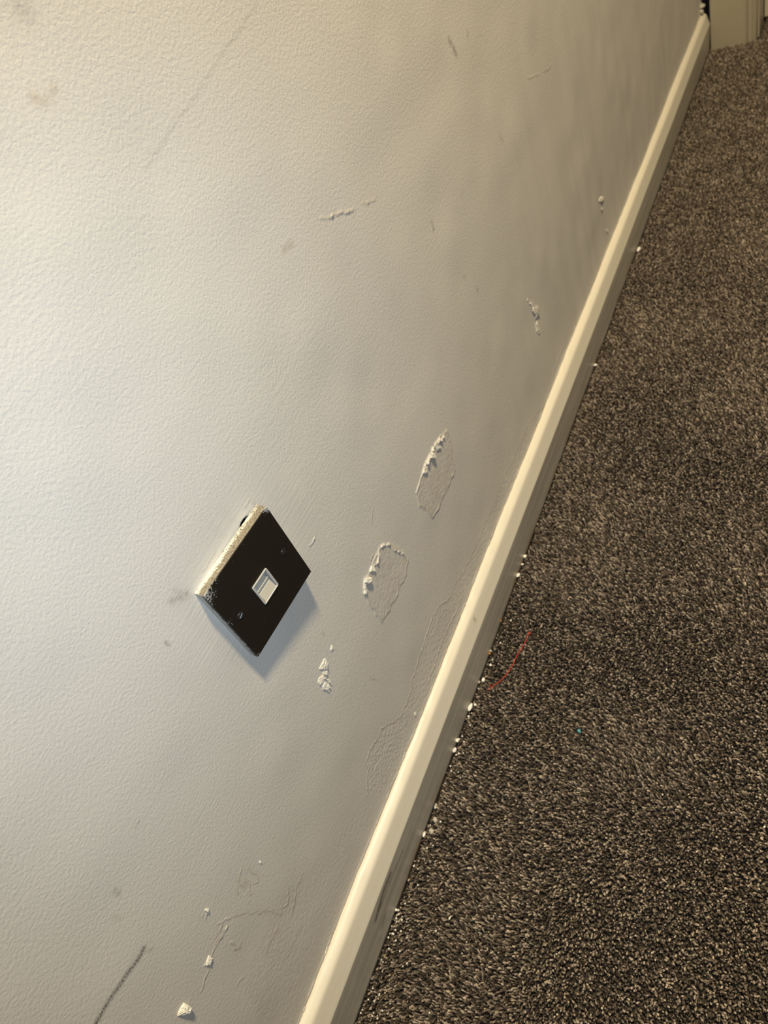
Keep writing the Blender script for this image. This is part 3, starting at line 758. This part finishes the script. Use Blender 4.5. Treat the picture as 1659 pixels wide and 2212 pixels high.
def rect(x0, x1, z0, z1):
    return [(x0, z0), (x1, z0), (x1, z1), (x0, z1)]

def rrect(x0, x1, z0, z1, r, n=5):
    o = []
    for cx, cz, a0 in ((x0 + r, z0 + r, math.pi), (x1 - r, z0 + r, 1.5 * math.pi), (x1 - r, z1 - r, 0), (x0 + r, z1 - r, .5 * math.pi)):
        for k in range(n + 1):
            a = a0 + .5 * math.pi * k / n
            o.append((cx + r * math.cos(a), cz + r * math.sin(a)))
    return o

S = .0430
bm = bmesh.new(); ring(bm, rect(-S, S, -S, S), rect(-S + .003, S - .003, -S + .003, S - .003), -.0002, -.0103)
rim = bm_obj('side_rim', bm, M['rim'], parent=sock, label='cream painted side rim worn through to dull metal')
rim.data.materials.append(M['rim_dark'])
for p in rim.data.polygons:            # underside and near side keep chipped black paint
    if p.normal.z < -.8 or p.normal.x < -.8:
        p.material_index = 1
bevel(rim, .0004, 2)
# front plate with a rectangular opening
ix0, ix1, iz0, iz1 = -.0103, .0103, -.0165, .0067
bm = bmesh.new(); ring(bm, rect(-S, S, -S, S), rect(ix0 + .001, ix1 - .001, iz0 + .001, iz1 - .001), -.0103, -.0113)
fp = bm_obj('faceplate', bm, M['plate'], parent=sock, label='black front plate with chipped corners')
bevel(fp, .0003, 2)

# white jack insert: rounded frame round a deep recess
bm = bmesh.new()
outer = rrect(ix0, ix1, iz0, iz1, .0014)
inner = rrect(ix0 + .0019, ix1 - .0019, iz0 + .0014, iz1 - .0021, .0006)
deep = rrect(ix0 + .0024, ix1 - .0024, iz0 + .0018, iz1 - .0030, .0005)
n = len(outer)
L0 = [bm.verts.new((x, -.0106, z)) for x, z in outer]
L1 = [bm.verts.new((x, -.0120, z)) for x, z in outer]
mid = [((a[0] * .55 + b[0] * .45), (a[1] * .55 + b[1] * .45)) for a, b in zip(outer, inner)]
L2 = [bm.verts.new((x, -.0122, z)) for x, z in mid]
L3 = [bm.verts.new((x, -.0117, z)) for x, z in inner]
L4 = [bm.verts.new((x, -.0055, z)) for x, z in deep]
for a, b in ((L0, L1), (L1, L2), (L2, L3), (L3, L4)):
    for i in range(n):
        j = (i + 1) % n
        bm.faces.new((a[i], a[j], b[j], b[i]))
bm.faces.new(L4)
ins = bm_obj('jack_insert', bm, M['insert'], parent=sock, label='white plastic jack insert')
# sliding shutter with a raised finger bar across it
bm = bmesh.new()
prof = [(-.0062, -.0055), (-.0062, -.0075), (-.0116, -.0151), (-.0055, -.0151)]   # (y, z): slopes out towards the bottom
w0, w1 = -.0079, .0079
a = [bm.verts.new((w0, y, z)) for y, z in prof]; b = [bm.verts.new((w1, y, z)) for y, z in prof]
a[1].co = (w0, -.0100, -.0062); b[1].co = (w1, -.0100, -.0062)
for i in range(4):
    j = (i + 1) % 4
    bm.faces.new((a[i], a[j], b[j], b[i]))
bm.faces.new(a[::-1]); bm.faces.new(b)
sh = bevel(bm_obj('shutter', bm, M['shutter'], parent=ins, label='ivory sloping shutter'), .0003)
bm = bmesh.new(); bm_box(bm, (-.0079, -.0106, -.0033), (.0077, -.0056, -.0019))
bevel(bm_obj('shutter_bar', bm, M['shutter'], parent=ins, label='thin ivory bar across the recess'), .0004)

# slotted screws sunk in the plate
def build_screw(slot_angle):
    bm = bmesh.new()
    R0, R1 = .0032, .0025
    n = 32
    # countersunk dish: rim ring slightly proud, sloping inwards
    r0 = [bm.verts.new((math.cos(2 * math.pi * k / n) * R0, -.01132, math.sin(2 * math.pi * k / n) * R0)) for k in range(n)]
    r1 = [bm.verts.new((math.cos(2 * math.pi * k / n) * (R0 - .0003), -.01155, math.sin(2 * math.pi * k / n) * (R0 - .0003))) for k in range(n)]
    r2 = [bm.verts.new((math.cos(2 * math.pi * k / n) * (R1 + .0002), -.01138, math.sin(2 * math.pi * k / n) * (R1 + .0002))) for k in range(n)]
    for p, q in ((r0, r1), (r1, r2)):
        for k in range(n):
            bm.faces.new((p[k], p[(k + 1) % n], q[(k + 1) % n], q[k]))
    bm.faces.new(r2)
    # two half-round lands with the slot between
    sw = .00042
    for s in (-1, 1):
        pts = []
        a0 = math.asin(sw / R1)
        for k in range(15):
            th = a0 + (math.pi - 2 * a0) * k / 14
            pts.append((math.cos(th) * R1, math.sin(th) * R1 * s))
        ca, sa = math.cos(slot_angle), math.sin(slot_angle)
        pts = [(x * ca - z * sa, x * sa + z * ca) for x, z in pts]
        cx = sum(p[0] for p in pts) / 15; cz = sum(p[1] for p in pts) / 15
        lo = [bm.verts.new((x, -.01138, z)) for x, z in pts]
        up = [bm.verts.new((x, -.0117, z)) for x, z in pts]
        tp = [bm.verts.new((x + (cx - x) * .25, -.0120, z + (cz - z) * .25)) for x, z in pts]
        for k in range(15):
            j = (k + 1) % 15
            bm.faces.new((lo[k], lo[j], up[j], up[k])); bm.faces.new((up[k], up[j], tp[j], tp[k]))
        bm.faces.new(tp)
    return bm
for x, z, a in ((.0317, -.0006, 1.2), (-.0317, .0006, .35)):
    o = bm_obj('screw', build_screw(a), M['screw'], parent=sock, label='black slotted screw')
    o.location = (x, 0, z)

# ------------------------------------------------------------------ debris on the carpet
CR_LABEL = CRUMB_LABELS
for i, (x, y, r, e) in enumerate(CRUMBS):
    bm = blob(r * .84, 200 + i, ex=1.0, ez=.7, amp=.6)
    for v in bm.verts:
        v.co.x *= e ** .75; v.co.y /= e ** .25
    o = bm_obj('plaster_crumb', bm, M['dust'] if i in (11, 12, 13, 20, 22) else M['plaster'], label=CR_LABEL[i][0], cat='plaster crumb', group='plaster crumbs along the skirting')
    o.location = (x, min(y, -.0165 - r * .3), .0008 + r * .35)
sm = bpy.data.meshes.new('plaster_speck')
bm = blob(1.0, 321); bm.to_mesh(sm); bm.free(); sm.materials.append(M['plaster'])
for i, (x, y, r) in enumerate(SPECKS):
    o = link('plaster_speck', sm, None, label='tiny white plaster speck on the carpet close to the skirting', cat='plaster speck', group='tiny plaster specks')
    o.location = (x, min(y, -.0170), .0010 + r * .3)
    o.scale = (r, r, r * .8); o.rotation_euler = (0, 0, i * 1.7)
for i, (x, y) in enumerate(GOLD):
    bm = blob(.0016 if i else .0013, 400 + i)
    o = bm_obj('amber_grain', bm, M['gold'], cat='grain',
               label=('amber grain at the skirting foot beside the pale crumbs', 'tiny amber grain at the skirting foot, beside the knotted end of the red thread')[1 - i])
    o.location = (x, y, .0016)

def tube(pts, rads, n=6):
    bm = bmesh.new()
    P = [Vector(p) for p in pts]
    rings = []
    for i, p in enumerate(P):
        d = (P[min(i + 1, len(P) - 1)] - P[max(i - 1, 0)]).normalized()
        u = d.cross(Vector((0, 0, 1))).normalized(); w = u.cross(d)
        rings.append([bm.verts.new(p + (u * math.cos(2 * math.pi * k / n) + w * math.sin(2 * math.pi * k / n)) * rads[i]) for k in range(n)])
    for a, b in zip(rings[:-1], rings[1:]):
        for k in range(n):
            bm.faces.new((a[k], a[(k + 1) % n], b[(k + 1) % n], b[k]))
    bm.faces.new(rings[0][::-1]); bm.faces.new(rings[-1])
    for f in bm.faces:
        f.smooth = True
    return bm
TP = [(x, y, .0034 + .0006 * math.sin(i * 1.9)) for i, (x, y) in enumerate(THREAD)]
root = bpy.data.objects.new('red_thread', None)
COL.objects.link(root)
root.location = (*THREAD[0], .0034)
root['label'] = 'thin curved red thread lying on the dark carpet'
root['category'] = 'thread'
def rel(p):
    return tuple(a - b for a, b in zip(p, (THREAD[0][0], THREAD[0][1], .0034)))
bm_obj('strand', tube([rel(p) for p in TP], [.00048] * (len(TP) - 3) + [.00042, .00036, .0003]), M['thread'], parent=root)
bm_obj('frayed_fibre', tube([rel((x, y, .0036)) for x, y in FRAY], [.0003, .0004]), M['thread'], parent=root)
kn = bm_obj('knot', blob(.0013, 77, 1.2), M['thread'], parent=root)
bx, by = BLUE[0]
o = bm_obj('blue_fluff', blob(.0019, 88, 1.1, .7, .6), M['blue'], label='small turquoise blue fleck of fluff on the carpet', cat='fluff')
o.location = (bx, by, .0022)
